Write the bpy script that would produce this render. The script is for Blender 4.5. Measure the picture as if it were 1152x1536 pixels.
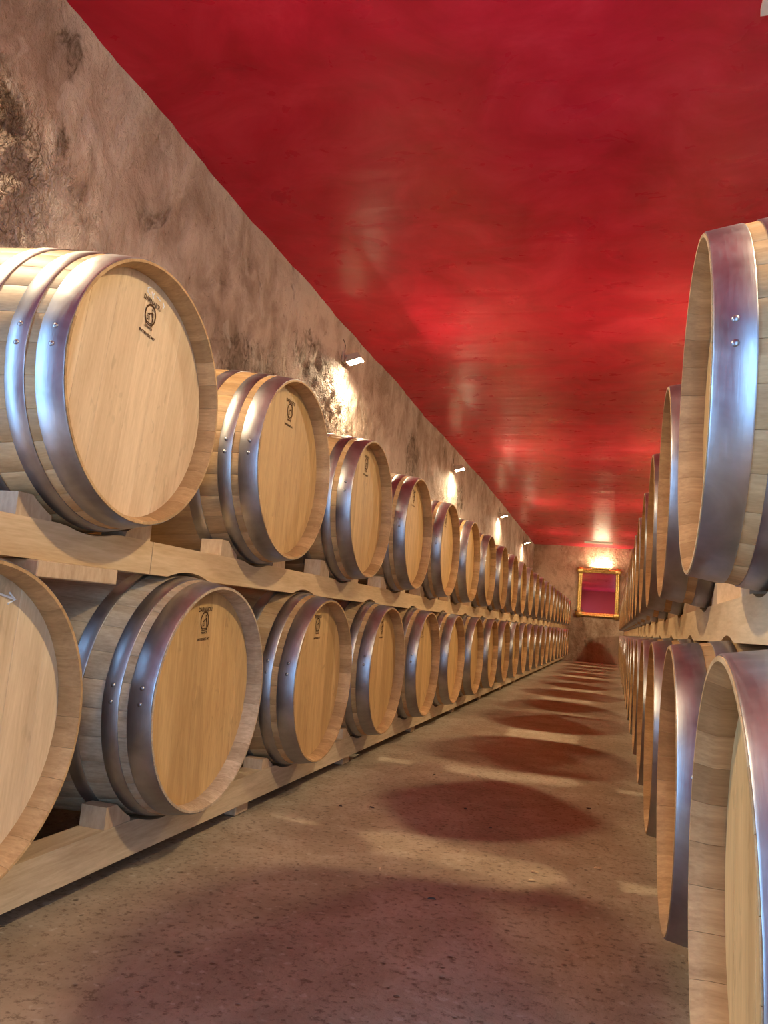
import bpy, bmesh, math, random
from mathutils import Vector, Matrix, noise

random.seed(7)
for o in list(bpy.data.objects):
    bpy.data.objects.remove(o, do_unlink=True)
scene = bpy.context.scene
COL = scene.collection
PI = math.pi

# ------------------------------------------------------------------ camera
CZ = 0.68                                   # camera height above the cellar floor
F_PX, YAW, PITCH, ROLL = 1162.2, 0.2966, 0.1337, 0.0807
cam_d = bpy.data.cameras.new('camera')
cam_d.sensor_fit = 'HORIZONTAL'
cam_d.sensor_width = 36.0
cam_d.lens = F_PX / 1152 * 36.0
cam_d.clip_start = 0.02
cam = bpy.data.objects.new('camera', cam_d)
COL.objects.link(cam)
fw = Vector((-math.sin(YAW) * math.cos(PITCH), math.cos(YAW) * math.cos(PITCH), math.sin(PITCH)))
rt = Vector((math.cos(YAW), math.sin(YAW), 0))
up = rt.cross(fw)
r2 = rt * math.cos(ROLL) + up * math.sin(ROLL)
u2 = -rt * math.sin(ROLL) + up * math.cos(ROLL)
m = Matrix.Identity(4)
for i in range(3):
    m[i][0], m[i][1], m[i][2] = r2[i], u2[i], -fw[i]
m[2][3] = CZ
cam.matrix_world = m
scene.camera = cam

# ------------------------------------------------------------------ sky, daylight through the entrance, exposure
world = bpy.data.worlds.new('World')
scene.world = world
world.use_nodes = True
bg = world.node_tree.nodes['Background']
bg.inputs[0].default_value = (0.30, 0.58, 1.0, 1)
bg.inputs[1].default_value = 15.0
scene.view_settings.view_transform = 'Standard'
scene.view_settings.look = 'None'
scene.view_settings.gamma = 1.0
scene.view_settings.use_curve_mapping = False
scene.view_settings.exposure = 0.05
LAMP_W = 38.0
LAMP_COL = (1.0, 0.79, 0.49)

# room dimensions (metres)
WALL_L, WALL_R = -1.97, 1.07
Y_END, Y_BACK = 19.5, -1.0
Z_CEIL = 2.765
DOOR = (0.27, 1.04, 0.0, 2.25)

SIDE_DOOR = (-0.46, 0.44, 0.0, 1.98)          # opening in the left wall, before the first barrels


def portal(loc, rot, w, h):
    pd = bpy.data.lights.new('door_portal', 'AREA')
    pd.shape = 'RECTANGLE'
    pd.size, pd.size_y = w, h
    pd.cycles.is_portal = True
    po = bpy.data.objects.new('door_portal', pd)
    COL.objects.link(po)
    po.location, po.rotation_euler = loc, rot


portal(((DOOR[0] + DOOR[1]) / 2, Y_BACK - 0.28, DOOR[3] / 2), (PI / 2, 0, 0), DOOR[1] - DOOR[0], DOOR[3])
portal((WALL_L - 0.12, (SIDE_DOOR[0] + SIDE_DOOR[1]) / 2, SIDE_DOOR[3] / 2), (0, -PI / 2, 0), SIDE_DOOR[3], SIDE_DOOR[1] - SIDE_DOOR[0])


# ------------------------------------------------------------------ helpers
def tag(o, label=None, cat=None, group=None, kind=None):
    if label: o['label'] = label
    if cat: o['category'] = cat
    if group: o['group'] = group
    if kind: o['kind'] = kind
    return o


def mesh_from(name, verts, faces, mat=None, smooth_angle=None):
    me = bpy.data.meshes.new(name)
    me.from_pydata(verts, [], faces)
    me.update()
    if mat: me.materials.append(mat)
    if smooth_angle is not None:
        me.polygons.foreach_set('use_smooth', [True] * len(me.polygons))
        me.set_sharp_from_angle(angle=math.radians(smooth_angle))
    return me


def link(name, me, parent=None, loc=None, rot=None):
    o = bpy.data.objects.new(name, me)
    COL.objects.link(o)
    if parent is not None: o.parent = parent
    if loc: o.location = loc
    if rot: o.rotation_euler = rot
    return o


def empty(name, loc, rotz=0.0):
    o = bpy.data.objects.new(name, None)
    o.empty_display_size = 0.1
    COL.objects.link(o)
    o.location = loc
    o.rotation_euler = (0, 0, rotz)
    return o


def box_vf(x0, x1, y0, y1, z0, z1):
    v = [(x0, y0, z0), (x1, y0, z0), (x1, y1, z0), (x0, y1, z0), (x0, y0, z1), (x1, y0, z1), (x1, y1, z1), (x0, y1, z1)]
    f = [(0, 3, 2, 1), (4, 5, 6, 7), (0, 1, 5, 4), (1, 2, 6, 5), (2, 3, 7, 6), (3, 0, 4, 7)]
    return v, f


class MB:
    def __init__(s): s.v, s.f = [], []

    def add(s, v, f, mat=None):
        b = len(s.v)
        s.v += [tuple(mat @ Vector(p)) for p in v] if mat else list(v)
        s.f += [tuple(b + i for i in q) for q in f]
        return s

    def box(s, *a, mat=None): return s.add(*box_vf(*a), mat=mat)

    def tube(s, pts, r, n=6, cap=True):
        rings = []
        b = len(s.v)
        P = [Vector(p) for p in pts]
        for i, p in enumerate(P):
            d = (P[min(i + 1, len(P) - 1)] - P[max(i - 1, 0)]).normalized()
            a = d.orthogonal().normalized() if abs(d.z) > .9 else d.cross(Vector((0, 0, 1))).normalized()
            c = d.cross(a)
            for k in range(n):
                t = 2 * PI * k / n
                s.v.append(tuple(p + a * (r * math.cos(t)) + c * (r * math.sin(t))))
        for i in range(len(P) - 1):
            for k in range(n):
                s.f.append((b + i * n + k, b + i * n + (k + 1) % n, b + (i + 1) * n + (k + 1) % n, b + (i + 1) * n + k))
        if cap:
            s.f.append(tuple(b + k for k in range(n))[::-1])
            s.f.append(tuple(b + (len(P) - 1) * n + k for k in range(n)))
        return s

    def prism(s, poly, x0, x1):               # poly in (y,z), extruded along x
        b = len(s.v)
        n = len(poly)
        s.v += [(x0, y, z) for y, z in poly] + [(x1, y, z) for y, z in poly]
        s.f.append(tuple(b + k for k in range(n))[::-1])
        s.f.append(tuple(b + n + k for k in range(n)))
        for k in range(n):
            j = (k + 1) % n
            s.f.append((b + k, b + j, b + n + j, b + n + k))
        return s

    def mesh(s, name, mat=None, smooth=None, bevel=0.0, fix=True):
        me = mesh_from(name, s.v, s.f, mat)
        if fix or bevel:
            bm = bmesh.new(); bm.from_mesh(me)
            if fix: bmesh.ops.recalc_face_normals(bm, faces=bm.faces[:])
            if bevel:
                es = [e for e in bm.edges if len(e.link_faces) == 2 and e.calc_face_angle(0) > 0.6]
                bmesh.ops.bevel(bm, geom=es, offset=bevel, segments=1, affect='EDGES', clamp_overlap=True)
            bm.to_mesh(me); bm.free()
        if smooth is not None:
            me.polygons.foreach_set('use_smooth', [True] * len(me.polygons))
            me.set_sharp_from_angle(angle=math.radians(smooth))
        return me


# ------------------------------------------------------------------ materials
class Nodes:
    def __init__(s, name):
        s.m = bpy.data.materials.new(name)
        s.m.use_nodes = True
        s.t = s.m.node_tree
        s.b = s.t.nodes['Principled BSDF']

    def n(s, kind, **kw):
        x = s.t.nodes.new(kind)
        for k, v in kw.items():
            if k.startswith('i_'):
                key = k[2:].replace('_', ' ')
                x.inputs[key].default_value = v
            else:
                setattr(x, k, v)
        return x

    def l(s, a, b): s.t.links.new(a, b)

    def coords(s, scale=(1, 1, 1), kind='Object', rot=(0, 0, 0)):
        tc = s.n('ShaderNodeTexCoord')
        mp = s.n('ShaderNodeMapping')
        mp.inputs['Scale'].default_value = scale
        mp.inputs['Rotation'].default_value = rot
        s.l(tc.outputs[kind], mp.inputs['Vector'])
        return mp.outputs['Vector']

    def noise(s, vec, scale, detail=4, rough=0.55, dist=0.0):
        x = s.n('ShaderNodeTexNoise')
        x.inputs['Scale'].default_value = scale
        x.inputs['Detail'].default_value = detail
        x.inputs['Roughness'].default_value = rough
        x.inputs['Distortion'].default_value = dist
        s.l(vec, x.inputs['Vector'])
        return x.outputs['Fac']

    def ramp(s, fac, stops):
        x = s.n('ShaderNodeValToRGB')
        e = x.color_ramp.elements
        while len(e) < len(stops): e.new(0.5)
        for el, (p, c) in zip(e, stops):
            el.position = p
            el.color = (*c, 1) if hasattr(c, '__len__') else (c, c, c, 1)
        s.l(fac, x.inputs['Fac'])
        return x.outputs['Color']

    def mix(s, fac, a, b, mode='MIX'):
        x = s.n('ShaderNodeMix', data_type='RGBA', blend_type=mode)
        for sock, v in ((x.inputs[0], fac), (x.inputs[6], a), (x.inputs[7], b)):
            if isinstance(v, (int, float)): sock.default_value = v
            elif isinstance(v, tuple): sock.default_value = (*v, 1) if len(v) == 3 else v
            else: s.l(v, sock)
        return x.outputs[2]

    def math(s, op, a, b=None):
        x = s.n('ShaderNodeMath', operation=op)
        for k, v in enumerate((a, b)):
            if v is None: continue
            if isinstance(v, (int, float)): x.inputs[k].default_value = v
            else: s.l(v, x.inputs[k])
        return x.outputs[0]

    def bump(s, h, dist, strength=1.0, normal=None):
        x = s.n('ShaderNodeBump')
        x.inputs['Distance'].default_value = dist
        x.inputs['Strength'].default_value = strength
        s.l(h, x.inputs['Height'])
        if normal: s.l(normal, x.inputs['Normal'])
        return x.outputs['Normal']

    def done(s, color=None, rough=None, normal=None, metallic=None, spec=None):
        b = s.b
        for key, v in (('Base Color', color), ('Roughness', rough), ('Normal', normal), ('Metallic', metallic), ('Specular IOR Level', spec)):
            if v is None: continue
            if isinstance(v, (int, float)): b.inputs[key].default_value = v
            elif isinstance(v, tuple): b.inputs[key].default_value = (*v, 1)
            else: s.l(v, b.inputs[key])
        return s.m


def wood(name, c_dark, c_light, grain, rough=0.55, vary=0.22, attr=False, flecks=False, knots=False, bump=0.0006):
    k = Nodes(name)
    oi = k.n('ShaderNodeObjectInfo')
    tc = k.n('ShaderNodeTexCoord')
    # shift the figure of every piece by its own random number
    add = k.n('ShaderNodeVectorMath', operation='ADD')
    sc = k.n('ShaderNodeVectorMath', operation='SCALE')
    cmb = k.n('ShaderNodeCombineXYZ')
    for i in range(3): k.l(oi.outputs['Random'], cmb.inputs[i])
    k.l(cmb.outputs[0], sc.inputs[0]); sc.inputs['Scale'].default_value = 37.0
    k.l(tc.outputs['Object'], add.inputs[0]); k.l(sc.outputs[0], add.inputs[1])
    mp = k.n('ShaderNodeMapping')
    mp.inputs['Scale'].default_value = grain
    k.l(add.outputs[0], mp.inputs['Vector'])
    v = mp.outputs['Vector']
    fine = k.noise(v, 14, 6, 0.65)
    broad = k.noise(v, 2.6, 3, 0.5, 0.6)
    f = k.math('ADD', k.math('MULTIPLY', fine, 0.5), k.math('MULTIPLY', broad, 0.5))
    c = k.ramp(f, [(0.32, c_dark), (0.68, c_light)])
    if attr:
        at = k.n('ShaderNodeAttribute', attribute_name='tone')
        tone = at.outputs['Fac']
    else:
        tone = oi.outputs['Random']
    bright = k.math('ADD', k.math('MULTIPLY', tone, 2 * vary), 1.0 - vary)
    cc = k.n('ShaderNodeCombineColor')
    k.l(bright, cc.inputs[0])
    k.l(k.math('POWER', bright, 1.15), cc.inputs[1])
    k.l(k.math('POWER', bright, 1.35), cc.inputs[2])
    c = k.mix(1.0, c, cc.outputs[0], 'MULTIPLY')
    if flecks:
        mp2 = k.n('ShaderNodeMapping')
        mp2.inputs['Scale'].default_value = (1, 1, .42)
        k.l(add.outputs[0], mp2.inputs['Vector'])
        fl = k.noise(mp2.outputs['Vector'], 42, 2, 0.4, 1.2)
        patch = k.noise(add.outputs[0], 4.5, 2, 0.5)
        fm = k.math('MULTIPLY', k.ramp(fl, [(0.60, 0.0), (0.68, 1.0)]), k.ramp(patch, [(0.48, 0.0), (0.6, 1.0)]))
        c = k.mix(k.math('MULTIPLY', fm, 0.32), c, tuple(x * 0.55 for x in c_dark))
    if knots:
        kn = k.n('ShaderNodeTexVoronoi', feature='F1')
        kn.inputs['Scale'].default_value = 3.0
        k.l(tc.outputs['Object'], kn.inputs['Vector'])
        c = k.mix(k.ramp(kn.outputs['Distance'], [(0.03, 0.75), (0.07, 0.0)]), c, (0.16, 0.08, 0.03))
    r = k.math('ADD', k.math('MULTIPLY', fine, 0.2), rough - 0.1)
    return k.done(c, r, k.bump(f, bump, 0.6), spec=0.35)


M = {}
M['stave'] = wood('oak_stave', (0.34, 0.195, 0.078), (0.57, 0.37, 0.170), (1.3, 16, 16), 0.55, 0.20)
M['stave_far'] = wood('oak_stave_joined', (0.34, 0.195, 0.078), (0.57, 0.37, 0.170), (1.3, 16, 16), 0.55, 0.20, attr=True)
M['stave_grey'] = wood('oak_stave_weathered', (0.30, 0.21, 0.12), (0.60, 0.47, 0.31), (2.2, 13, 13), 0.7, 0.16, bump=0.0014)
M['head'] = wood('oak_head', (0.43, 0.25, 0.090), (0.65, 0.42, 0.175), (9, 13, 1.1), 0.5, 0.11, flecks=True)
M['head_daylit'] = wood('oak_head_daylit', (0.54, 0.375, 0.21), (0.74, 0.56, 0.34), (9, 13, 1.1), 0.5, 0.07, flecks=True)  # daylight on the first two lamp-side heads is painted in as paler oak
M['head_far'] = wood('oak_head_joined', (0.43, 0.25, 0.090), (0.65, 0.42, 0.175), (9, 13, 1.1), 0.5, 0.10, attr=True)
M['beam'] = wood('pine_beam', (0.50, 0.33, 0.165), (0.74, 0.55, 0.32), (14, 0.9, 10), 0.6, 0.10, knots=True, bump=0.001)
M['rail'] = wood('weathered_rail', (0.40, 0.29, 0.17), (0.66, 0.52, 0.34), (12, 0.9, 9), 0.68, 0.12, knots=True, bump=0.0015)
M['chock'] = wood('chock_wood', (0.44, 0.29, 0.16), (0.70, 0.52, 0.33), (7, 9, 2.5), 0.65, 0.16, bump=0.001)


def m_steel():
    k = Nodes('galvanised_steel')
    v = k.coords((1, 1, 1))
    blot = k.noise(v, 9, 4, 0.6, 0.6)
    fine = k.noise(k.coords((70, 9, 9)), 3.0, 5, 0.6)
    c = k.ramp(blot, [(0.3, (0.29, 0.295, 0.305)), (0.7, (0.49, 0.495, 0.51))])
    r = k.math('ADD', k.math('MULTIPLY', k.math('ADD', blot, fine), 0.20), 0.22)
    return k.done(c, r, k.bump(fine, 0.0008, 0.25), 1.0)


M['steel'] = m_steel()


def m_plaster(name, tint=(1, 1, 1), torn=(), dark=()):
    k = Nodes(name)
    tc = k.n('ShaderNodeTexCoord')
    v = tc.outputs['Object']
    vs = k.coords((1, 1, 0.75))
    big = k.noise(v, 0.8, 4, 0.6, 0.4)
    mid = k.noise(vs, 5.0, 6, 0.66, 0.5)
    fine = k.noise(vs, 19, 5, 0.68, 0.8)
    grit = k.noise(v, 75, 4, 0.7)
    base = k.ramp(k.math('ADD', k.math('MULTIPLY', big, 0.55), k.math('MULTIPLY', mid, 0.45)),
                  [(0.36, (0.25, 0.17, 0.12)), (0.47, (0.44, 0.335, 0.265)), (0.58, (0.64, 0.535, 0.45))])
    # where the plaster has come away the rubble shows: lumps with dark crevices

    def spots(lst, wob):
        z = 0.0
        for c0, rad in lst:
            sub = k.n('ShaderNodeVectorMath', operation='SUBTRACT')
            k.l(v, sub.inputs[0]); sub.inputs[1].default_value = c0
            mul = k.n('ShaderNodeVectorMath', operation='MULTIPLY')
            k.l(sub.outputs[0], mul.inputs[0]); mul.inputs[1].default_value = tuple(1 / r for r in rad)
            ln = k.n('ShaderNodeVectorMath', operation='LENGTH')
            k.l(mul.outputs[0], ln.inputs[0])
            d = k.math('ADD', ln.outputs['Value'], k.math('MULTIPLY', wob, 1.2))
            z = k.math('MAXIMUM', z, k.ramp(k.math('MULTIPLY', d, 0.5), [(0.55, 1.0), (0.80, 0.0)]))
        return z
    zone = spots(torn, mid)
    warp = k.n('ShaderNodeVectorMath', operation='ADD')
    wn = k.n('ShaderNodeTexNoise'); wn.inputs['Scale'].default_value = 16; wn.inputs['Detail'].default_value = 4; k.l(v, wn.inputs['Vector'])
    ws = k.n('ShaderNodeVectorMath', operation='SCALE'); ws.inputs['Scale'].default_value = 0.22
    k.l(wn.outputs['Color'], ws.inputs[0]); k.l(v, warp.inputs[0]); k.l(ws.outputs[0], warp.inputs[1])
    vo = k.n('ShaderNodeTexVoronoi', feature='DISTANCE_TO_EDGE'); vo.inputs['Scale'].default_value = 15
    k.l(warp.outputs[0], vo.inputs['Vector'])
    crev = k.math('MULTIPLY', k.ramp(vo.outputs['Distance'], [(0.03, 1.0), (0.11, 0.0)]), zone)
    crev = k.math('MULTIPLY', crev, k.ramp(fine, [(0.48, 0.0), (0.60, 1.0)]))
    c = k.mix(k.math('MULTIPLY', crev, 0.7), base, (0.075, 0.05, 0.03))
    hm = k.ramp(k.noise(vs, 2.7, 5, 0.62, 1.2), [(0.63, 0.0), (0.71, 1.0)])
    c = k.mix(k.math('MULTIPLY', hm, k.ramp(fine, [(0.35, 0.85), (0.6, 0.25)])), c, (0.12, 0.08, 0.05))
    if dark:
        c = k.mix(k.math('MULTIPLY', spots(dark, fine), k.ramp(fine, [(0.36, 0.95), (0.58, 0.25)])), c, (0.10, 0.065, 0.04))
    pit = k.ramp(fine, [(0.30, 1.0), (0.37, 0.0)])
    c = k.mix(k.math('MULTIPLY', pit, 0.6), c, (0.14, 0.095, 0.06))
    lt = k.ramp(k.noise(vs, 6.5, 3, 0.5, 1.0), [(0.60, 0.0), (0.66, 1.0)])
    c = k.mix(k.math('MULTIPLY', lt, 0.35), c, (0.68, 0.60, 0.52))
    c = k.mix(1.0, c, tint, 'MULTIPLY')
    h = k.math('ADD', k.math('MULTIPLY', mid, 1.0), k.math('ADD', k.math('MULTIPLY', fine, 0.5), k.math('MULTIPLY', grit, 0.14)))
    lump = k.math('MULTIPLY', k.ramp(vo.outputs['Distance'], [(0.0, 0.0), (0.25, 1.0)]), zone)
    h = k.math('ADD', h, k.math('MULTIPLY', lump, 0.35))
    h = k.math('ADD', h, k.math('MULTIPLY', k.math('MULTIPLY', fine, zone), 0.6))
    h = k.math('SUBTRACT', h, k.math('MULTIPLY', hm, 0.3))
    return k.done(c, 0.85, k.bump(h, 0.06, 1.0), spec=0.2)


M['plaster'] = m_plaster('rough_plaster', torn=(((-1.95, 4.95, 2.15), (0.5, 0.55, 0.40)), ((-1.95, 1.80, 2.02), (0.5, 0.50, 0.40))),
                        dark=(((-1.95, 3.75, 1.96), (0.5, 0.50, 0.20)), ((-1.95, 2.10, 2.63), (0.5, 0.07, 0.13)), ((-1.95, 1.88, 2.20), (0.5, 0.10, 0.10)), ((-1.95, 2.12, 2.27), (0.5, 0.04, 0.07)), ((-1.95, 4.55, 2.30), (0.5, 0.35, 0.20)), ((-1.95, 9.6, 2.25), (0.5, 0.3, 0.25)), ((-1.95, 7.2, 2.25), (0.5, 0.25, 0.3))))
M['plaster_end'] = m_plaster('rough_plaster_end', (1.0, 0.93, 0.82))


def m_ceiling():
    k = Nodes('red_lacquer_plaster')
    tc = k.n('ShaderNodeTexCoord')
    v = tc.outputs['Object']
    wave = k.noise(k.coords((0.45, 2.2, 1)), 2.2, 2, 0.4, 0.3)
    trowel = k.noise(k.coords((1.0, 1.6, 1)), 4.0, 4, 0.55, 0.8)
    blot = k.noise(v, 2.2, 6, 0.65, 0.7)
    c = k.ramp(blot, [(0.3, (0.42, 0.011, 0.028)), (0.52, (0.56, 0.020, 0.050)), (0.72, (0.68, 0.042, 0.082))])
    sp = k.ramp(k.noise(v, 30, 4, 0.6), [(0.24, 0.5), (0.29, 0.0)])
    c = k.mix(sp, c, (0.20, 0.006, 0.010))
    r = k.math('ADD', k.math('MULTIPLY', trowel, 0.20), 0.20)
    h = k.math('ADD', wave, k.math('MULTIPLY', trowel, 0.22))
    return k.done(c, r, k.bump(h, 0.018, 0.4), spec=0.14)


M['ceiling'] = m_ceiling()


def m_floor():
    k = Nodes('worn_concrete')
    tc = k.n('ShaderNodeTexCoord')
    v = tc.outputs['Object']
    big = k.noise(v, 1.1, 5, 0.6, 0.6)
    mid = k.noise(v, 7, 6, 0.7, 0.5)
    fine = k.noise(v, 60, 5, 0.75)
    c = k.ramp(k.math('ADD', k.math('MULTIPLY', big, 0.55), k.math('MULTIPLY', mid, 0.45)),
               [(0.33, (0.25, 0.185, 0.12)), (0.5, (0.38, 0.30, 0.205)), (0.66, (0.50, 0.415, 0.31))])
    c = k.mix(k.ramp(fine, [(0.34, 0.75), (0.48, 0.0)]), c, (0.11, 0.07, 0.04))
    vo = k.n('ShaderNodeTexVoronoi', feature='F1')
    vo.inputs['Scale'].default_value = 24
    vo.inputs['Randomness'].default_value = 1.0
    k.l(v, vo.inputs['Vector'])
    sel = k.ramp(k.noise(v, 12, 3, 0.6), [(0.50, 0.0), (0.56, 1.0)])
    pit = k.math('MULTIPLY', k.ramp(vo.outputs['Distance'], [(0.10, 1.0), (0.17, 0.0)]), sel)
    c = k.mix(k.math('MULTIPLY', pit, 0.65), c, (0.07, 0.042, 0.024))
    lt = k.ramp(k.noise(v, 38, 2, 0.5), [(0.64, 0.0), (0.72, 0.6)])
    c = k.mix(lt, c, (0.50, 0.43, 0.33))
    h = k.math('ADD', k.math('MULTIPLY', mid, 0.6), k.math('MULTIPLY', fine, 0.25))
    h = k.math('SUBTRACT', h, k.math('MULTIPLY', pit, 0.3))
    return k.done(c, 0.72, k.bump(h, 0.012, 0.7), spec=0.3)


M['floor'] = m_floor()


def flat(name, col, rough=0.5, metal=0.0, emit=0.0, spec=0.5):
    k = Nodes(name)
    mm = k.done(col, rough, None, metal, spec)
    if emit:
        k.b.inputs['Emission Color'].default_value = (*col, 1)
        k.b.inputs['Emission Strength'].default_value = emit
    return mm


def m_gold():
    k = Nodes('gilt_frame')
    v = k.coords()
    n = k.noise(v, 35, 4, 0.6)
    c = k.ramp(n, [(0.3, (0.50, 0.32, 0.07)), (0.6, (0.90, 0.68, 0.25))])
    return k.done(c, 0.35, k.bump(n, 0.006, 0.8), 0.9)


M['gold'] = m_gold()
M['mirror'] = flat('mirror_glass', (0.82, 0.84, 0.84), 0.02, 1.0)
M['burn'] = flat('branded_ink', (0.085, 0.040, 0.016), 0.8, spec=0.1)
M['chalk'] = flat('white_chalk', (0.82, 0.82, 0.78), 0.9, spec=0.1)
M['lamp_body'] = flat('lamp_housing_cream', (0.55, 0.50, 0.40), 0.45)
M['lamp_glass'] = flat('lamp_glass_lit', (1.0, 0.86, 0.62), 0.3, emit=160.0)
M['cable'] = flat('dark_cable', (0.05, 0.035, 0.025), 0.6)
M['zinc'] = flat('screw_zinc', (0.62, 0.60, 0.58), 0.35, 1.0)
M['vent'] = flat('vent_white', (0.72, 0.68, 0.60), 0.5)
M['vent_dark'] = flat('vent_slot_dark', (0.03, 0.025, 0.022), 0.7)
M['red_wall'] = flat('dark_red_paint', (0.30, 0.012, 0.018), 0.7)
M['door_frame'] = wood('door_frame_oak', (0.17, 0.10, 0.05), (0.30, 0.19, 0.10), (10, 10, 1), 0.6, 0.1)
M['stone'] = flat('threshold_stone', (0.38, 0.34, 0.29), 0.8)


# ------------------------------------------------------------------ the room
def grid_mesh(name, us, vs, fn, mat, flip=False, smooth=True, hole=None):
    verts = [fn(u, v) for u in us for v in vs]
    nv = len(vs)
    faces = []
    for i in range(len(us) - 1):
        for j in range(nv - 1):
            if hole and hole[0] - 1e-4 < us[i] and us[i + 1] < hole[1] + 1e-4 and hole[2] - 1e-4 < vs[j] and vs[j + 1] < hole[3] + 1e-4: continue
            q = (i * nv + j, (i + 1) * nv + j, (i + 1) * nv + j + 1, i * nv + j + 1)
            faces.append(q[::-1] if flip else q)
    me = mesh_from(name, verts, faces, mat)
    if smooth: me.polygons.foreach_set('use_smooth', [True] * len(me.polygons))
    return me


def lin(a, b, step):
    n = max(1, int(round((b - a) / step)))
    return [a + (b - a) * i / n for i in range(n + 1)]


def fbm(p, octaves, gain=0.5):
    s, a = 0.0, 1.0
    p = Vector(p)
    for _ in range(octaves):
        s += a * noise.noise(p)
        a *= gain
        p = p * 2.03 + Vector((3.1, 7.7, 1.3))
    return s


def wall_offset(y, z):
    # slow wander of the wall plane, lumps of plaster, and a torn rough zone below each lamp
    w = 0.05 * math.exp(-((y - 11.5) / 4.0) ** 2)
    w += 0.016 * fbm((y * 0.7, z * 0.7, 0.0), 3)
    w += 0.010 * fbm((y * 4.5, z * 3.0, 5.0), 4, 0.6)
    rough = 0.0
    for yc, zc in ((1.80, 2.05), (4.95, 2.2)):
        rough = max(rough, math.exp(-((y - yc) / 0.5) ** 2 - ((z - zc) / 0.35) ** 2))
    w += rough * 0.024 * fbm((y * 12, z * 12, 9.0), 3, 0.7)
    return w


ys = lin(Y_BACK, SIDE_DOOR[0], 0.15)[:-1] + lin(SIDE_DOOR[0], SIDE_DOOR[1], 0.15)[:-1] + lin(SIDE_DOOR[1], 0.6, 0.1)[:-1] + lin(0.6, 7.0, 0.026)[:-1] + lin(7.0, 19.56, 0.07)
zs = [-0.1] + lin(0.0, 1.0, 0.12)[:-1] + lin(1.0, SIDE_DOOR[3], 0.03)[:-1] + lin(SIDE_DOOR[3], 2.83, 0.03)
tag(link('wall_left', grid_mesh('wall_left', ys, zs, lambda y, z: (WALL_L + wall_offset(y, z), y, z), M['plaster'], flip=False, hole=SIDE_DOOR)), 'rough beige plaster cellar wall with wall lamps', kind='structure')
ys2 = lin(Y_BACK, 19.56, 0.15)
zs2 = lin(-0.1, 2.83, 0.12)
tag(link('wall_right', grid_mesh('wall_right', ys2, zs2, lambda y, z: (WALL_R - 0.012 * fbm((y, z, 4.0), 3), y, z), M['plaster'], flip=True)), 'rough plaster wall behind the barrels across the aisle', kind='structure')
xs = lin(WALL_L - 0.06, WALL_R + 0.04, 0.05)
zs3 = lin(-0.1, 2.83, 0.05)
tag(link('wall_end', grid_mesh('wall_end', xs, zs3, lambda x, z: (x, Y_END - 0.015 * fbm((x * 1.2, z * 1.2, 2.0), 4), z), M['plaster_end'], flip=True)), 'brown plaster end wall carrying the gilt mirror', kind='structure')
xs = lin(WALL_L - 0.08, WALL_R + 0.06, 0.10)
ys3 = lin(Y_BACK - 0.05, 19.6, 0.10)
tag(link('floor', grid_mesh('floor', xs, ys3, lambda x, y: (x, y, 0.003 * (fbm((x * 1.5, y * 1.5, 0), 2) - 1.2)), M['floor'])), 'worn brown concrete cellar floor', kind='structure')
tag(link('ceiling', grid_mesh('ceiling', xs, lin(Y_BACK - 0.05, 19.6, 0.08), lambda x, y: (x, y, Z_CEIL + 0.007 * fbm((x * 0.5, y * 1.6, 8.0), 3)), M['ceiling'], flip=True)), 'glossy deep red lacquered plaster ceiling', kind='structure')

# entrance wall behind the camera with a low doorway to the daylight
d0, d1, _, dh = DOOR
mb = MB()
mb.box(WALL_L - 0.1, d0, Y_BACK - 0.3, Y_BACK, 0, 2.85)
mb.box(d1, WALL_R + 0.1, Y_BACK - 0.3, Y_BACK, 0, 2.85)
mb.box(d0, d1, Y_BACK - 0.3, Y_BACK, dh, 2.85)
tag(link('wall_entrance', mb.mesh('wall_entrance', M['red_wall'])), 'dark red painted wall around the entrance doorway', kind='structure')
door = tag(empty('door_1', ((d0 + d1) / 2, Y_BACK - 0.15, 0)), 'low oak door frame standing open to daylight', kind='structure')
hw = (d1 - d0) / 2
link('jamb', MB().box(-hw + 0.001, -hw + 0.07, -0.10, 0.10, 0, dh - 0.001).mesh('jamb', M['door_frame'], bevel=.004), door)
link('jamb', MB().box(hw - 0.07, hw - 0.001, -0.10, 0.10, 0, dh - 0.001).mesh('jamb', M['door_frame'], bevel=.004), door)
link('lintel', MB().box(-hw + 0.07, hw - 0.07, -0.10, 0.10, dh - 0.08, dh - 0.001).mesh('lintel', M['door_frame'], bevel=.004), door)
link('threshold', MB().box(-hw + 0.07, hw - 0.07, -0.14, 0.10, 0.0, 0.03).mesh('threshold', M['stone'], bevel=.004), door)

sd0, sd1, _, sdh = SIDE_DOOR
door = tag(empty('door_2', (WALL_L, (sd0 + sd1) / 2, 0)), 'oak door frame in the plaster wall, open to daylight', kind='structure')
hw = (sd1 - sd0) / 2
link('jamb', MB().box(-0.14, 0.05, -hw - 0.02, -hw + 0.06, 0, sdh).mesh('jamb', M['door_frame'], bevel=.004), door)
link('jamb', MB().box(-0.14, 0.05, hw - 0.06, hw + 0.02, 0, sdh).mesh('jamb', M['door_frame'], bevel=.004), door)
link('lintel', MB().box(-0.14, 0.05, -hw - 0.02, hw + 0.02, sdh, sdh + 0.08).mesh('lintel', M['door_frame'], bevel=.004), door)
link('threshold', MB().box(-0.14, 0.03, -hw + 0.06, hw - 0.06, -0.02, 0.02).mesh('threshold', M['stone'], bevel=.004), door)

# ------------------------------------------------------------------ barrels
L_B, R0, RB = 0.87, 0.290, 0.334
NST = 30
HEAD_X = -0.047


def ro(x):                                   # outer radius, x runs from 0 (front rim) to -L_B
    t = (-x - L_B / 2) / (L_B / 2)
    return RB - (RB - R0) * abs(t) ** 1.9


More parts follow.
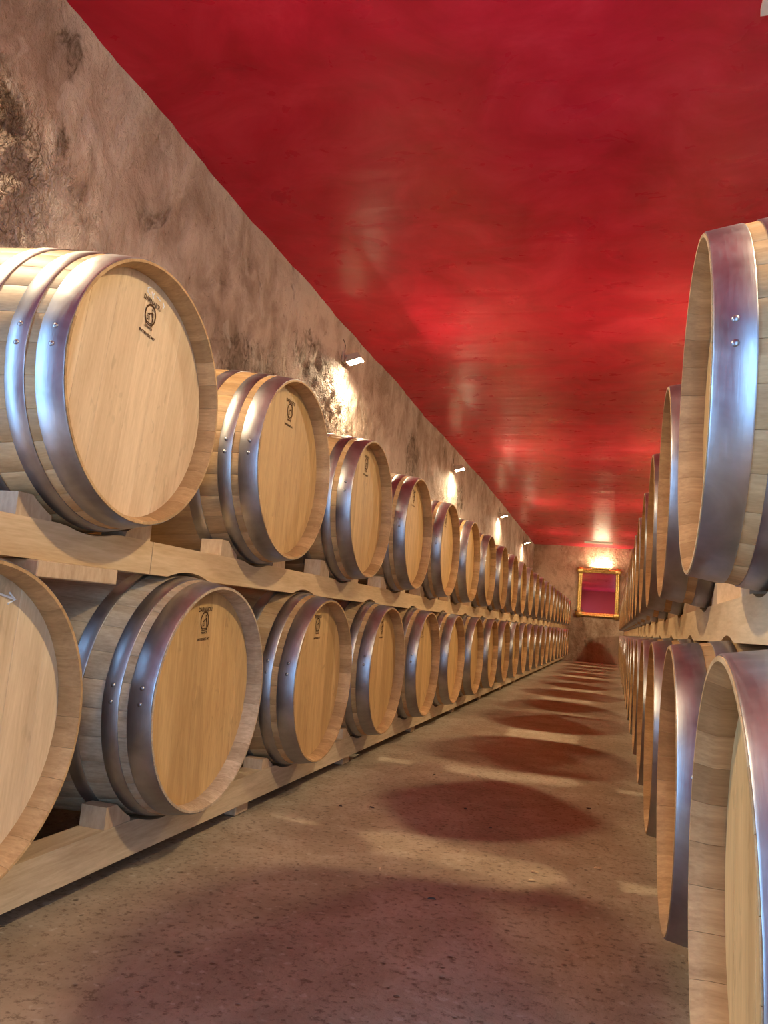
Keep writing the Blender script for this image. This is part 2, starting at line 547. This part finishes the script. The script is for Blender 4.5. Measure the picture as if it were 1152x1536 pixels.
def ri(x):                                   # inner radius: bevelled chime at both ends
    d = min(-x, L_B + x)
    th = 0.006 + 0.013 * min(1.0, d / 0.024) + 0.0025 * min(1.0, max(0.0, d - 0.024) / 0.018)
    return ro(x) - th


def stave_vf(stations, cols, w, ang=0.0):
    v, f = [], []
    ns, nc = len(stations), len(cols)
    for layer in (0, 1):
        for x in stations:
            for c in cols:
                a = ang + c * w
                if layer == 0:
                    r = ro(x) - (0.0009 if abs(c) > 0.99 else 0.0)
                else:
                    r = ri(x)
                v.append((x, r * math.cos(a), r * math.sin(a)))
    off = ns * nc
    for i in range(ns - 1):
        for j in range(nc - 1):
            q = (i * nc + j, i * nc + j + 1, (i + 1) * nc + j + 1, (i + 1) * nc + j)
            f.append(q)
            f.append(tuple(off + k for k in q[::-1]))
        for j in (0, nc - 1):
            q = (i * nc + j, (i + 1) * nc + j, off + (i + 1) * nc + j, off + i * nc + j)
            f.append(q if j == 0 else q[::-1])
    for i in (0, ns - 1):
        for j in range(nc - 1):
            q = (i * nc + j, off + i * nc + j, off + i * nc + j + 1, i * nc + j + 1)
            f.append(q if i == 0 else q[::-1])
    return v, f


ST_N = [0, -0.012, -0.024, -0.042, -0.08, -0.15, -0.25, -0.36, -0.435, -0.51, -0.62, -0.72, -0.79, -0.828, -0.846, -L_B]
ST_F = [0, -0.024, -0.042, -0.15, -0.30, -0.435, -0.57, -0.72, -0.834, -L_B]


def stave_mesh(mat):
    v, f = stave_vf(ST_N, (-1, -0.93, 0, 0.93, 1), PI / NST - 0.0009)
    return MB().add(v, f).mesh('stave', mat, smooth=30)


STAVE = stave_mesh(M['stave'])
STAVE_G = stave_mesh(M['stave_grey'])


def set_tone(me, per_face):
    at = me.attributes.new('tone', 'FLOAT', 'FACE')
    at.data.foreach_set('value', per_face)


def far_staves():
    mb = MB(); tone = []
    for k in range(NST):
        v, f = stave_vf(ST_F, (-1, 0, 1), PI / NST - 0.0012, 2 * PI * k / NST)
        mb.add(v, f)
        tone += [random.random()] * len(f)
    me = mb.mesh('staves', M['stave_far'], smooth=30, fix=False)
    set_tone(me, tone)
    return me


FAR_STAVES = [far_staves() for _ in range(3)]

RH = ro(HEAD_X) - 0.0205


def board_poly(y0, y1, r):
    n = 7
    top, bot = [], []
    for i in range(n):
        y = y0 + (y1 - y0) * i / (n - 1)
        z = math.sqrt(max(1e-6, r * r - y * y))
        top.append((y, z)); bot.append((y, -z))
    return bot + top[::-1]


def board_edges(seed):
    rnd = random.Random(seed)
    w = [rnd.uniform(0.75, 1.3) for _ in range(7)]
    s = sum(w)
    e, y = [-RH + 0.0005], -RH
    for q in w:
        y += q / s * 2 * RH
        e.append(min(y, RH - 0.0005))
    return e


def head_boards(seed, mat, joined=False):
    rnd = random.Random(seed + 50)
    e = board_edges(seed)
    out, allb, tone = [], MB(), []
    for a, b in zip(e[:-1], e[1:]):
        jitter = rnd.uniform(-0.0003, 0.0003)
        poly = board_poly(a + 0.0002, b - 0.0002, RH)
        x1 = HEAD_X + jitter
        if joined:
            n0 = len(allb.f)
            allb.prism(poly, HEAD_X - 0.022, x1)
            tone += [rnd.random()] * (len(allb.f) - n0)
        else:
            out.append(MB().prism(poly, HEAD_X - 0.022, x1).mesh('head_board', mat, bevel=0.0003))
    if joined:
        me = allb.mesh('head_boards', mat)
        set_tone(me, tone)
        return me
    return out


HEADS = {('n', s): head_boards(s, M['head']) for s in range(4)}
HEADS[('p', 0)] = head_boards(11, M['head_daylit'])
FAR_HEADS = [head_boards(20 + s, M['head_far'], True) for s in range(3)]


def back_head():
    poly = [(RH * math.cos(2 * PI * k / 40), RH * math.sin(2 * PI * k / 40)) for k in range(40)]
    return MB().prism(poly, -L_B - HEAD_X, -L_B - HEAD_X + 0.022).mesh('back_head', M['head'])


BACK_HEAD = back_head()

HOOPS = [(-0.0015, -0.058), (-0.080, -0.120), (-0.178, -0.216), (-L_B + 0.216, -L_B + 0.178), (-L_B + 0.120, -L_B + 0.080), (-L_B + 0.058, -L_B + 0.0015)]


def hoop_mesh(x0, x1, seg=96, lap=True):
    # closed band with a lapped, riveted joint starting at angle 0
    v, f = [], []
    xs_ = [x0, x0 + (x1 - x0) * 0.04, (x0 + x1) / 2, x1 - (x1 - x0) * 0.04, x1]
    for k in range(seg):
        a = 2 * PI * k / seg
        d = math.degrees(a)
        lift = 0.0016 if lap and (d < 13 or d > 356.5) else 0.0
        for q, x in enumerate(xs_):
            r = ro(x) + 0.0024 + lift - (0.0012 if q in (0, 4) else 0)
            v.append((x, r * math.cos(a), r * math.sin(a)))
        for x in (x1, x0):
            r = ro(x) - 0.0003
            v.append((x, r * math.cos(a), r * math.sin(a)))
    n = 7
    for k in range(seg):
        k2 = (k + 1) % seg
        for j in range(n):
            j2 = (j + 1) % n
            f.append((k * n + j, k * n + j2, k2 * n + j2, k2 * n + j))
    return MB().add(v, f).mesh('hoop', M['steel'], smooth=40)


HOOP = [hoop_mesh(a, b) for a, b in HOOPS]
HOOP_F = [hoop_mesh(a, b, 48, False) for a, b in HOOPS]


def rivet_mesh():
    v, f = [], []
    n = 10
    prof = [(0.0058, -0.002), (0.0056, 0.0006), (0.0040, 0.0022), (0.0018, 0.0030)]
    for r, h in prof:
        for k in range(n):
            a = 2 * PI * k / n
            v.append((r * math.cos(a), h, r * math.sin(a)))
    for i in range(len(prof) - 1):
        for k in range(n):
            f.append((i * n + k, i * n + (k + 1) % n, (i + 1) * n + (k + 1) % n, (i + 1) * n + k))
    f.append(tuple((len(prof) - 1) * n + k for k in range(n)))
    f.append(tuple(range(n)))
    return MB().add(v, f).mesh('rivet', M['steel'], smooth=60)


RIVET = rivet_mesh()


def text_vf(s, size, width=None):
    cu = bpy.data.curves.new('t', 'FONT')
    cu.body = s
    cu.size = size
    cu.align_x = 'CENTER'
    cu.resolution_u = 3
    cu.offset = size * 0.022
    ob = bpy.data.objects.new('t', cu)
    COL.objects.link(ob)
    bpy.context.view_layer.update()
    me = ob.to_mesh()
    v = [tuple(q.co) for q in me.vertices]
    f = [tuple(q.vertices) for q in me.polygons]
    ob.to_mesh_clear()
    bpy.data.objects.remove(ob, do_unlink=True)
    bpy.data.curves.remove(cu)
    if width:
        w = max(q[0] for q in v) - min(q[0] for q in v)
        v = [(q[0] * width / w, q[1], 0) for q in v]
    return v, f


def to_head(v, dz, dy=0.0):                  # flat text (x,y) -> head plane (y,z), just proud of the boards
    return [(HEAD_X + 0.0011, q[0] + dy, q[1] + dz) for q in v]


def brand_lettering():
    mb = MB()
    for s, size, z, w in (('DARNAJOU', 0.0165, 0.222, 0.070), ('FRANCE', 0.0085, 0.163, 0.030), ('INTENSE MT', 0.0095, 0.145, 0.064)):
        v, f = text_vf(s, size, w)
        mb.add(to_head(v, z), f)
        if s != 'DARNAJOU':
            mb.add([(x - 0.0001, y + 0.0004, zz) for x, y, zz in to_head(v, z)], f)
    return mb.mesh('brand_lettering', M['burn'], fix=False)


def brand_emblem():
    mb = MB()
    X = HEAD_X + 0.0011
    cz, a, b = 0.196, 0.0185, 0.0225

    def arc(r_out, r_in, t0, t1, n=28):
        base = len(mb.v)
        for i in range(n + 1):
            t = t0 + (t1 - t0) * i / n
            for s in (r_out, r_in):
                mb.v.append((X, a * s * math.cos(t), cz + b * s * math.sin(t)))
        for i in range(n):
            mb.f.append((base + 2 * i, base + 2 * i + 1, base + 2 * i + 3, base + 2 * i + 2))

    def poly(pts):
        base = len(mb.v)
        mb.v.extend((X, y, cz + z) for y, z in pts)
        mb.f.append(tuple(range(base, base + len(pts))))

    arc(1.06, 0.86, math.radians(-62), math.radians(242))
    # a cooper bent over a small cask, standing on a base line
    poly([(0.002, 0.0135), (0.0045, 0.0160), (0.0075, 0.0135), (0.0055, 0.0105), (0.003, 0.0105)])          # head
    poly([(0.0025, 0.0090), (0.0095, 0.0075), (0.0115, -0.0010), (0.0065, -0.0030), (0.0035, 0.0030)])       # trunk
    poly([(-0.0055, 0.0030), (0.0035, 0.0060), (0.0040, 0.0038), (-0.0045, 0.0005)])                         # arm
    poly([(0.0075, -0.0025), (0.0115, -0.0020), (0.0105, -0.0150), (0.0080, -0.0150)])                       # leg
    poly([(-0.0100, 0.0010), (-0.0015, 0.0010), (-0.0015, -0.0012), (-0.0100, -0.0012)])                     # cask rim
    poly([(-0.0098, -0.0022), (-0.0086, -0.0022), (-0.0090, -0.0090), (-0.0106, -0.0090)])
    poly([(-0.0064, -0.0022), (-0.0052, -0.0022), (-0.0052, -0.0090), (-0.0064, -0.0090)])
    poly([(-0.0030, -0.0022), (-0.0018, -0.0022), (-0.0010, -0.0090), (-0.0024, -0.0090)])
    poly([(-0.0105, -0.0098), (-0.0008, -0.0098), (-0.0008, -0.0116), (-0.0105, -0.0116)])
    poly([(-0.0125, -0.0160), (0.0125, -0.0160), (0.0125, -0.0182), (-0.0125, -0.0182)])
    poly([(-0.0125, -0.0200), (0.0125, -0.0200), (0.0125, -0.0220), (-0.0125, -0.0220)])
    mb.v = [(x, y * 1.12, cz + (z - cz) * 1.12) for x, y, z in mb.v]
    return mb.mesh('brand_emblem', M['burn'], fix=False)


LETTERING = brand_lettering()
EMBLEM = brand_emblem()

ORD = ['first', 'second', 'third', 'fourth', 'fifth', 'sixth', 'seventh', 'eighth', 'ninth', 'tenth', 'eleventh', 'twelfth', 'thirteenth',
       'fourteenth', 'fifteenth', 'sixteenth', 'seventeenth', 'eighteenth', 'nineteenth', 'twentieth', 'twenty-first', 'twenty-second', 'twenty-third']

ROWS = {
    # key: (head plane x, first y, spacing, centre height, faces +x, words, chime words)
    'UL': (-1.004, 1.457, 0.834, 0.4483 + CZ, True, 'upper row under wall lamps', 22),
    'LL': (-1.004, 1.058, 0.834, -0.2463 + CZ, True, 'lower row under wall lamps', 22),
    'UR': (0.1157, 1.4135, 0.844, 0.4036 + CZ, False, 'upper row across the aisle', 21),
    'LR': (0.1157, 0.9693, 0.844, -0.3038 + CZ, False, 'lower row across the aisle', 22),
}
NEAR = {'UL': 5, 'LL': 5, 'UR': 4, 'LR': 4}


def barrel(row, k):
    x, y0, s, z, left, words, n = ROWS[row]
    rnd = random.Random(hash((row == 'UL', row == 'LL', row == 'UR', k)) & 0xffff)
    b = empty('wine_barrel', (x, y0 + k * s, z), 0 if left else PI)
    extra = {('UL', 0): 'daylight-tinted ', ('LL', 1): 'grey-staved '}.get((row, k), '')
    tag(b, f'{extra}oak wine barrel, {ORD[k]} from the entrance, {words}', 'barrel', 'oak wine barrels, ' + words)
    joint = math.radians((168 if left else 1) + rnd.uniform(-5, 5))
    if k < NEAR[row]:
        st = STAVE_G if (row, k) == ('LL', 1) else STAVE
        turn = rnd.random() * 0.2
        for i in range(NST):
            link('stave', st, b, rot=(turn + 2 * PI * i / NST, 0, 0))
        ha = math.radians({('UL', 0): -5, ('UL', 1): 1, ('UL', 2): 1, ('LL', 1): 4, ('LL', 2): 3, ('LL', 3): 2}.get((row, k), rnd.uniform(-4, 4)))
        boards = HEADS[('p', 0)] if (row, k) in (('UL', 0), ('LL', 0)) else HEADS[('n', (k + (2 if row[0] == 'U' else 0)) % 4)]
        for me in boards:
            link('head_board', me, b, rot=(ha, 0, 0))
        o = link('brand_lettering', LETTERING, b, rot=(ha, 0, 0)); o['label'] = 'dark burnt-in cooper lettering'
        o = link('brand_emblem', EMBLEM, b, rot=(ha, 0, 0)); o['label'] = 'dark burnt-in oval cooper emblem'
        link('back_head', BACK_HEAD, b)
        for (xa, xb), me in zip(HOOPS, HOOP):
            h = link('hoop', me, b, rot=(joint, 0, 0))
            for dphi in (2.5, 9.5):
                a = math.radians(dphi)
                xm = (xa + xb) / 2
                r = ro(xm) + 0.0038
                link('rivet', RIVET, h, loc=(xm, r * math.cos(a), r * math.sin(a)), rot=(a, 0, 0))
    else:
        o = link('staves', FAR_STAVES[k % 3], b, rot=(rnd.random() * 6, 0, 0)); o['kind'] = 'stuff'
        o = link('head_boards', FAR_HEADS[k % 3], b, rot=(rnd.uniform(-.08, .08), 0, 0)); o['kind'] = 'stuff'
        link('back_head', BACK_HEAD, b)
        for me in HOOP_F:
            link('hoop', me, b, rot=(joint, 0, 0))
    return b


BAR = {}
for row in ROWS:
    for k in range(ROWS[row][6]):
        BAR[(row, k)] = barrel(row, k)


# chalk marks on two heads
def strokes(name, lines, parent, r=0.0013):
    mb = MB()
    for pts in lines:
        mb.tube([(HEAD_X + 0.0006, y, z) for y, z in pts], r, 5)
    o = link(name, mb.mesh(name, M['chalk']), parent)
    o['label'] = 'white chalk mark'
    return o


strokes('chalk_mark', [[(0.006, 0.258), (-0.004, 0.253), (-0.004, 0.244), (0.006, 0.240)], [(0.012, 0.250), (0.018, 0.242), (0.022, 0.250)],
                       [(0.018, 0.242), (0.020, 0.236)], [(0.032, 0.248), (0.050, 0.243)], [(0.060, 0.244), (0.066, 0.236), (0.062, 0.230)]], BAR[('UL', 0)])
strokes('chalk_mark', [[(0.06, 0.236), (0.118, 0.224)], [(0.104, 0.235), (0.121, 0.223), (0.104, 0.215)]], BAR[('LL', 0)], 0.002)


# ------------------------------------------------------------------ beams, rails, chocks
def beam_profile(y0, y1, zb, zt, over, under):
    """outline (y,z) of a timber with cradles cut for barrels above (over) and below (under): lists of (yc, zc, r)"""
    def zt_at(y):
        z = zt
        for yc, zc, r in over:
            if abs(y - yc) < r: z = min(z, zc - math.sqrt(r * r - (y - yc) ** 2))
        return z

    def zb_at(y):
        z = zb
        for yc, zc, r in under:
            if abs(y - yc) < r: z = max(z, zc + math.sqrt(r * r - (y - yc) ** 2))
        return z
    ys_ = {y0, y1}
    for yc, zc, r in over + under:
        for d in (-.2, -.17, -.14, -.11, -.08, -.05, -.02, 0, .02, .05, .08, .11, .14, .17, .2):
            if y0 < yc + d < y1: ys_.add(yc + d)
    ys_ = sorted(ys_)
    return ys_, [zb_at(y) for y in ys_], [zt_at(y) for y in ys_]


def beam(name, x0, x1, y0, y1, zb, zt, over, under, mat, label, group):
    ys_, B, T = beam_profile(y0 + 0.0015, y1 - 0.0015, zb, zt, over, under)
    v, f = [], []
    for y, b_, t_ in zip(ys_, B, T):
        v += [(x0, y, b_), (x1, y, b_), (x1, y, t_), (x0, y, t_)]
    n = len(ys_)
    for i in range(n - 1):
        for j in range(4):
            j2 = (j + 1) % 4
            f.append((4 * i + j, 4 * i + j2, 4 * i + 4 + j2, 4 * i + 4 + j))
    f.append((0, 1, 2, 3)); f.append((4 * n - 4, 4 * n - 3, 4 * n - 2, 4 * n - 1))
    me = MB().add(v, f).mesh(name, mat)
    o = link(name, me)
    tag(o, label, 'beam', group)
    return o


def cyl(row, d):                              # barrel cross-sections of a row at depth d behind the head plane
    x, y0, s, z, left, words, n = ROWS[row]
    r = ro(-d) + 0.003
    return [(y0 + k * s, z, r) for k in range(n)]


INS, BW = 0.115, 0.075                        # timber front set back from the heads, timber width
SETS = {
    # row carried: (bottom, top, row below, material, seams, words)
    'UL': (0.058 + CZ, 0.139 + CZ, 'LL', 'beam', [0.72, 1.70, 6.9, 12.0, 19.42], 'pine beam between the barrel rows on the lamp side'),
    'LL': (-0.632 + CZ, -0.546 + CZ, None, 'rail', [0.70, 3.0, 8.1, 13.4, 19.42], 'weathered floor rail under the lamp-side barrels'),
    'UR': (0.004 + CZ, 0.092 + CZ, 'LR', 'beam', [0.62, 5.4, 10.6, 19.42], 'pine beam between the barrel rows across the aisle'),
    'LR': (-0.672 + CZ, -0.600 + CZ, None, 'rail', [0.62, 6.2, 12.5, 19.42], 'floor rail under the barrels across the aisle'),
}
for row, (zb, zt, below, mat, seams, words) in SETS.items():
    x = ROWS[row][0]
    sgn = -1 if ROWS[row][4] else 1
    for which, d in (('aisle', INS), ('wall', L_B - INS - BW)):
        xa, xb = sorted((x + sgn * d, x + sgn * (d + BW)))
        dm = d + BW / 2
        dd = d + BW if which == 'aisle' else d
        over = cyl(row, dd)
        under = cyl(below, dd) if below else []
        for i, (ya, yb) in enumerate(zip(seams[:-1], seams[1:])):
            name = 'support_beam' if mat == 'beam' else 'floor_rail'
            beam(name, xa, xb, ya, yb, zb, zt, over, under, M[mat],
                 f'{words}, {which} side, {ORD[i]} length from the entrance', 'timbers carrying the barrels')
            if not below and which == 'aisle' and row == 'LL':
                yy = ya + 0.45
                while yy < yb:                # small packing blocks lifting the rail off the floor
                    pb = link('packing_block', MB().box(xa - 0.004, xb - 0.035, yy, yy + 0.09, 0.0, zb).mesh('packing_block', M['chock'], bevel=.003))
                    n_b = sum(1 for o in COL.objects if o.name.startswith('packing_block'))
                    tag(pb, f'small wooden packing block under the lamp-side floor rail, {ORD[n_b - 1]} from the entrance', 'block', 'packing blocks under the rail')
                    yy += 1.25
            elif not below:
                for yy in (ya + 0.3, (ya + yb) / 2, yb - 0.4):
                    pass
# the remaining rails lie on long thin battens
for row in ('LL', 'LR'):
    zb = SETS[row][0]
    x = ROWS[row][0]
    sgn = -1 if ROWS[row][4] else 1
    for which, d in (('aisle', INS), ('wall', L_B - INS - BW)):
        if row == 'LL' and which == 'aisle': continue
        xa, xb = sorted((x + sgn * (d + 0.02), x + sgn * (d + BW - 0.01)))
        o = link('batten', MB().box(xa, xb, SETS[row][4][0] + 0.02, 19.40, 0.0, zb).mesh('batten', M['rail']))
        tag(o, f'thin batten under the {which}-side floor rail, ' + ('below the wall lamps' if row == 'LL' else 'across the aisle'), 'batten')


def chock_mesh(r, clear, var):
    """wedge beside a barrel of radius r whose lowest point is `clear` above the timber; profile in (y,z), barrel axis at y=0"""
    h0 = r + clear

    def surf(y): return h0 - math.sqrt(max(0, r * r - y * y)) - 0.003
    outer = 0.238 + var
    top_y = 0.198 + var
    pts = [(outer, 0.0), (outer, surf(top_y))]
    q = top_y
    while q > top_y - 0.07 and surf(q) > 0.005:
        pts.append((q, surf(q)))
        q -= 0.015
    pts.append((q + 0.012, 0.0))
    return pts


for row in ROWS:
    x, y0, s, zc, left, words, n = ROWS[row]
    zb, zt = SETS[row][0], SETS[row][1]
    sgn = -1 if left else 1
    for k in range(n):
        for side in (-1, 1):
            rnd = random.Random(k * 7 + side * 3 + len(row) + ord(row[0]) + ord(row[1]))
            d0_ = INS + 0.003
            r = ro(-(INS + BW)) + 0.003
            var = rnd.uniform(-0.012, 0.02)
            pts = [(side * a, b_) for a, b_ in chock_mesh(r, (zc - r) - zt, var)]
            xa, xb = sorted((sgn * d0_, sgn * (d0_ + BW - 0.006)))
            me = MB().prism(pts, xa, xb).mesh('chock', M['chock'])
            o = link('chock', me, loc=(x, y0 + k * s, zt))
            tag(o, f'wooden chock, {"entrance" if side < 0 else "mirror"} side of {ORD[k]} barrel, {words}', 'chock', 'wooden chocks holding the barrels')

# a shim jammed between beam and lower barrels near the entrance, a screw in the beam
o = link('shim', MB().box(-0.045, 0.045, -0.13, 0.13, 0.0, 0.034).mesh('shim', M['chock'], bevel=.002), loc=(-1.004 - INS - 0.020, 1.405, 0.0225 + CZ))
tag(o, 'flat wooden shim jammed beneath the upper beam beside the entrance', 'shim')


# ------------------------------------------------------------------ wall lamps
def lamp(side, y, z, i):
    """halogen floodlight on a stub bracket; side -1 = left wall, +1 = right wall"""
    wall = (WALL_L + wall_offset(y, z)) if side < 0 else WALL_R - 0.012 * fbm((y, z, 4.0), 3)
    s = -side                                  # direction into the room
    e = empty('wall_lamp', (wall, y, z))
    where = 'plaster wall above the barrels' if side < 0 else 'hidden wall across the aisle'
    tag(e, f'lit halogen floodlight on the {where}, {ORD[i]} from the entrance', 'lamp', 'wall lamps, ' + where)
    link('wall_plate', MB().box(min(-0.01 * s, 0.014 * s), max(-0.01 * s, 0.014 * s), -0.03, 0.03, -0.005, 0.075).mesh('wall_plate', M['lamp_body'], bevel=.003), e)
    link('bracket', MB().tube([(0.010 * s, 0, 0.045), (0.05 * s, 0, 0.05), (0.09 * s, 0, 0.03)], 0.008, 8).mesh('bracket', M['lamp_body'], smooth=50), e)
    link('cable', MB().tube([(0.012 * s, -0.01, 0.07), (0.016 * s, -0.02, 0.12), (0.008 * s, -0.035, 0.15), (-0.02 * s, -0.04, 0.18)], 0.003, 5).mesh('cable', M['cable'], smooth=60), e)
    tilt = math.radians(16) * s
    R = Matrix.Translation((0.095 * s, 0, 0.0)) @ Matrix.Rotation(-tilt, 4, 'Y')
    hb = MB()
    # housing: tapered open tray, mouth down
    w0, w1, d_0, d_1, h = 0.062, 0.040, 0.050, 0.032, 0.055
    v = []
    for a, b_, zz in ((w0, d_0, 0.0), (w1, d_1, h)):
        v += [(-a, -b_, zz), (a, -b_, zz), (a, b_, zz), (-a, b_, zz)]
    f = [(4, 5, 6, 7)] + [(j, (j + 1) % 4, 4 + (j + 1) % 4, 4 + j) for j in range(4)]
    b0 = 0.008
    v += [(-w0 + b0, -d_0 + b0, 0), (w0 - b0, -d_0 + b0, 0), (w0 - b0, d_0 - b0, 0), (-w0 + b0, d_0 - b0, 0)]
    f += [(j, 8 + j, 8 + (j + 1) % 4, (j + 1) % 4) for j in range(4)]
    v += [(-w0 + b0, -d_0 + b0, 0.006), (w0 - b0, -d_0 + b0, 0.006), (w0 - b0, d_0 - b0, 0.006), (-w0 + b0, d_0 - b0, 0.006)]
    f += [(8 + j, 12 + j, 12 + (j + 1) % 4, 8 + (j + 1) % 4) for j in range(4)]
    hb.add(v, f, R)
    link('housing', hb.mesh('housing', M['lamp_body']), e)
    g = MB().box(-w0 + b0, w0 - b0, -d_0 + b0, d_0 - b0, 0.001, 0.004, mat=R).mesh('lamp_glass', M['lamp_glass'])
    go = link('lamp_glass', g, e); go['label'] = 'glowing warm lamp glass'
    ld = bpy.data.lights.new('halogen', 'AREA')
    ld.shape = 'RECTANGLE'
    ld.size, ld.size_y = 0.10, 0.08
    ld.energy = LAMP_W
    ld.color = LAMP_COL
    lo = bpy.data.objects.new('halogen', ld)
    COL.objects.link(lo)
    lo.parent = e
    lo.matrix_local = Matrix.Translation((0.095 * s, 0, -0.026)) @ Matrix.Rotation(-math.radians(37) * s, 4, 'Y')
    return e


LAMP_Y = [1.24, 5.12, 9.02, 12.88, 16.85]
for i, y in enumerate(LAMP_Y):
    lamp(-1, y, 1.815 + CZ, i)
    lamp(1, y, 1.80 + CZ, i)

# ------------------------------------------------------------------ mirror on the end wall with its picture light, ceiling vents
mir = empty('gilt_mirror', (-0.395, Y_END - 0.035, 0.40 + CZ))
tag(mir, 'tall gilt-framed mirror hanging on the end wall', 'mirror')
W, H, FW = 0.485, 1.145, 0.095
prof = [(0.0, 0.0), (0.0, -0.035), (0.02, -0.055), (0.045, -0.050), (0.060, -0.030), (0.080, -0.026), (FW, -0.012), (FW, 0.0)]
corners = [(-W, 0), (W, 0), (W, H), (-W, H)]
inw = [(1, 1), (-1, 1), (-1, -1), (1, -1)]
for j in range(4):
    j2 = (j + 1) % 4
    v, f = [], []
    for c in (j, j2):
        for q, (d, yy) in enumerate(prof):
            v.append((corners[c][0] + inw[c][0] * d, yy, corners[c][1] + inw[c][1] * d))
    n = len(prof)
    for q in range(n - 1): f.append((q, q + 1, n + q + 1, n + q))
    f.append((n - 1, 0, n, 2 * n - 1))
    link('frame_rail', MB().add(v, f).mesh('frame_rail', M['gold'], smooth=30), mir)
for c in range(4):                             # carved leaf bosses on the corners
    v, f = [], []
    n, rings = 14, 4
    cx, cz_ = corners[c][0] + inw[c][0] * 0.045, corners[c][1] + inw[c][1] * 0.045
    for i in range(rings):
        rr = (1, 0.8, 0.5, 0.12)[i]
        for k in range(n):
            a = 2 * PI * k / n
            q = 0.082 * rr * (1 + 0.16 * math.cos(7 * a))
            v.append((cx + q * math.cos(a), -0.045 - (0, 0.016, 0.024, 0.030)[i], cz_ + q * math.sin(a)))
    for i in range(rings - 1):
        for k in range(n): f.append((i * n + k, i * n + (k + 1) % n, (i + 1) * n + (k + 1) % n, (i + 1) * n + k))
    f.append(tuple((rings - 1) * n + k for k in range(n))); f.append(tuple(range(n)))
    link('corner_ornament', MB().add(v, f).mesh('corner_ornament', M['gold'], smooth=40), mir)
link('mirror_pane', MB().box(-W + FW - 0.01, W - FW + 0.01, -0.012, -0.004, FW - 0.01, H - FW + 0.01).mesh('mirror_pane', M['mirror'], bevel=0), mir)
link('back_board', MB().box(-W + 0.02, W - 0.02, -0.004, 0.002, 0.02, H - 0.02).mesh('back_board', M['door_frame'], bevel=0), mir)

pl = empty('picture_light', (-0.37, Y_END - 0.03, 1.56 + CZ))
tag(pl, 'small uplight glowing behind the top of the gilt mirror', 'lamp')
link('trough', MB().box(-0.20, 0.20, -0.085, 0.0, -0.012, 0.0).box(-0.20, 0.20, -0.085, -0.080, 0.0, 0.022).box(-0.20, -0.195, -0.08, 0.0, 0.0, 0.022).box(0.195, 0.20, -0.08, 0.0, 0.0, 0.022).mesh('trough', M['gold'], fix=True), pl)
link('tube', MB().tube([(-0.17, -0.045, 0.012), (0.17, -0.045, 0.012)], 0.008, 8).mesh('tube', M['lamp_glass'], smooth=60), pl)['label'] = 'glowing warm tube'
ld = bpy.data.lights.new('uplight', 'AREA')
ld.shape = 'RECTANGLE'; ld.size, ld.size_y = 0.34, 0.03
ld.energy = 16.0; ld.color = LAMP_COL
lo = bpy.data.objects.new('uplight', ld); COL.objects.link(lo)
lo.parent = pl; lo.location = (0, -0.045, 0.024); lo.rotation_euler = (PI, 0, 0)


def vent(x, y, w, d, label):
    e = empty('ceiling_vent', (x, y, Z_CEIL - 0.02))
    tag(e, label, 'vent', 'ceiling vents')
    link('backing', MB().box(-w / 2 + 0.02, w / 2 - 0.02, -d / 2 + 0.02, d / 2 - 0.02, 0.004, 0.012).mesh('backing', M['vent_dark']), e)
    fr = MB().box(-w / 2, w / 2, -d / 2, -d / 2 + 0.025, -0.006, 0.022).box(-w / 2, w / 2, d / 2 - 0.025, d / 2, -0.006, 0.022)
    fr.box(-w / 2, -w / 2 + 0.025, -d / 2 + 0.025, d / 2 - 0.025, -0.006, 0.022).box(w / 2 - 0.025, w / 2, -d / 2 + 0.025, d / 2 - 0.025, -0.006, 0.022)
    link('frame', fr.mesh('frame', M['vent']), e)
    for q in range(4):
        yy = -d / 2 + 0.025 + (q + 0.5) * (d - 0.05) / 4
        link('slat', MB().box(-w / 2 + 0.025, w / 2 - 0.025, yy - 0.006, yy + 0.006, -0.004, 0.003).mesh('slat', M['vent'], bevel=0), e)


vent(-0.42, 18.4, 0.62, 0.20, 'slotted ceiling vent above the gilt mirror')
vent(0.695, 2.43, 0.62, 0.20, 'pale slotted ceiling vent above the barrels across the aisle')

# a few splinters and chips lying on the concrete
rnd = random.Random(3)
mbs = []
for i in range(14):
    v, f = box_vf(-0.5, 0.5, -0.5, 0.5, 0, 1)
    sx, sy, sz = rnd.uniform(.008, .03), rnd.uniform(.003, .008), rnd.uniform(.002, .005)
    v = [(a * sx * (0.6 if c else 1) * (0.5 if b_ > 0 else 1), b_ * sy, c * sz) for a, b_, c in v]
    me = MB().add(v, f).mesh('wood_chip', M['chock'] if i % 2 else M['cable'])
    o = link('wood_chip', me, loc=(rnd.uniform(-0.95, 0.0), rnd.uniform(1.35, 3.6), 0.0), rot=(0, 0, rnd.uniform(0, PI)))
    tag(o, 'tiny pale wood splinter lying on the concrete floor' if i % 2 else 'tiny dark chip lying on the concrete floor', 'chip',
        'pale splinters on the floor' if i % 2 else 'dark chips on the floor')
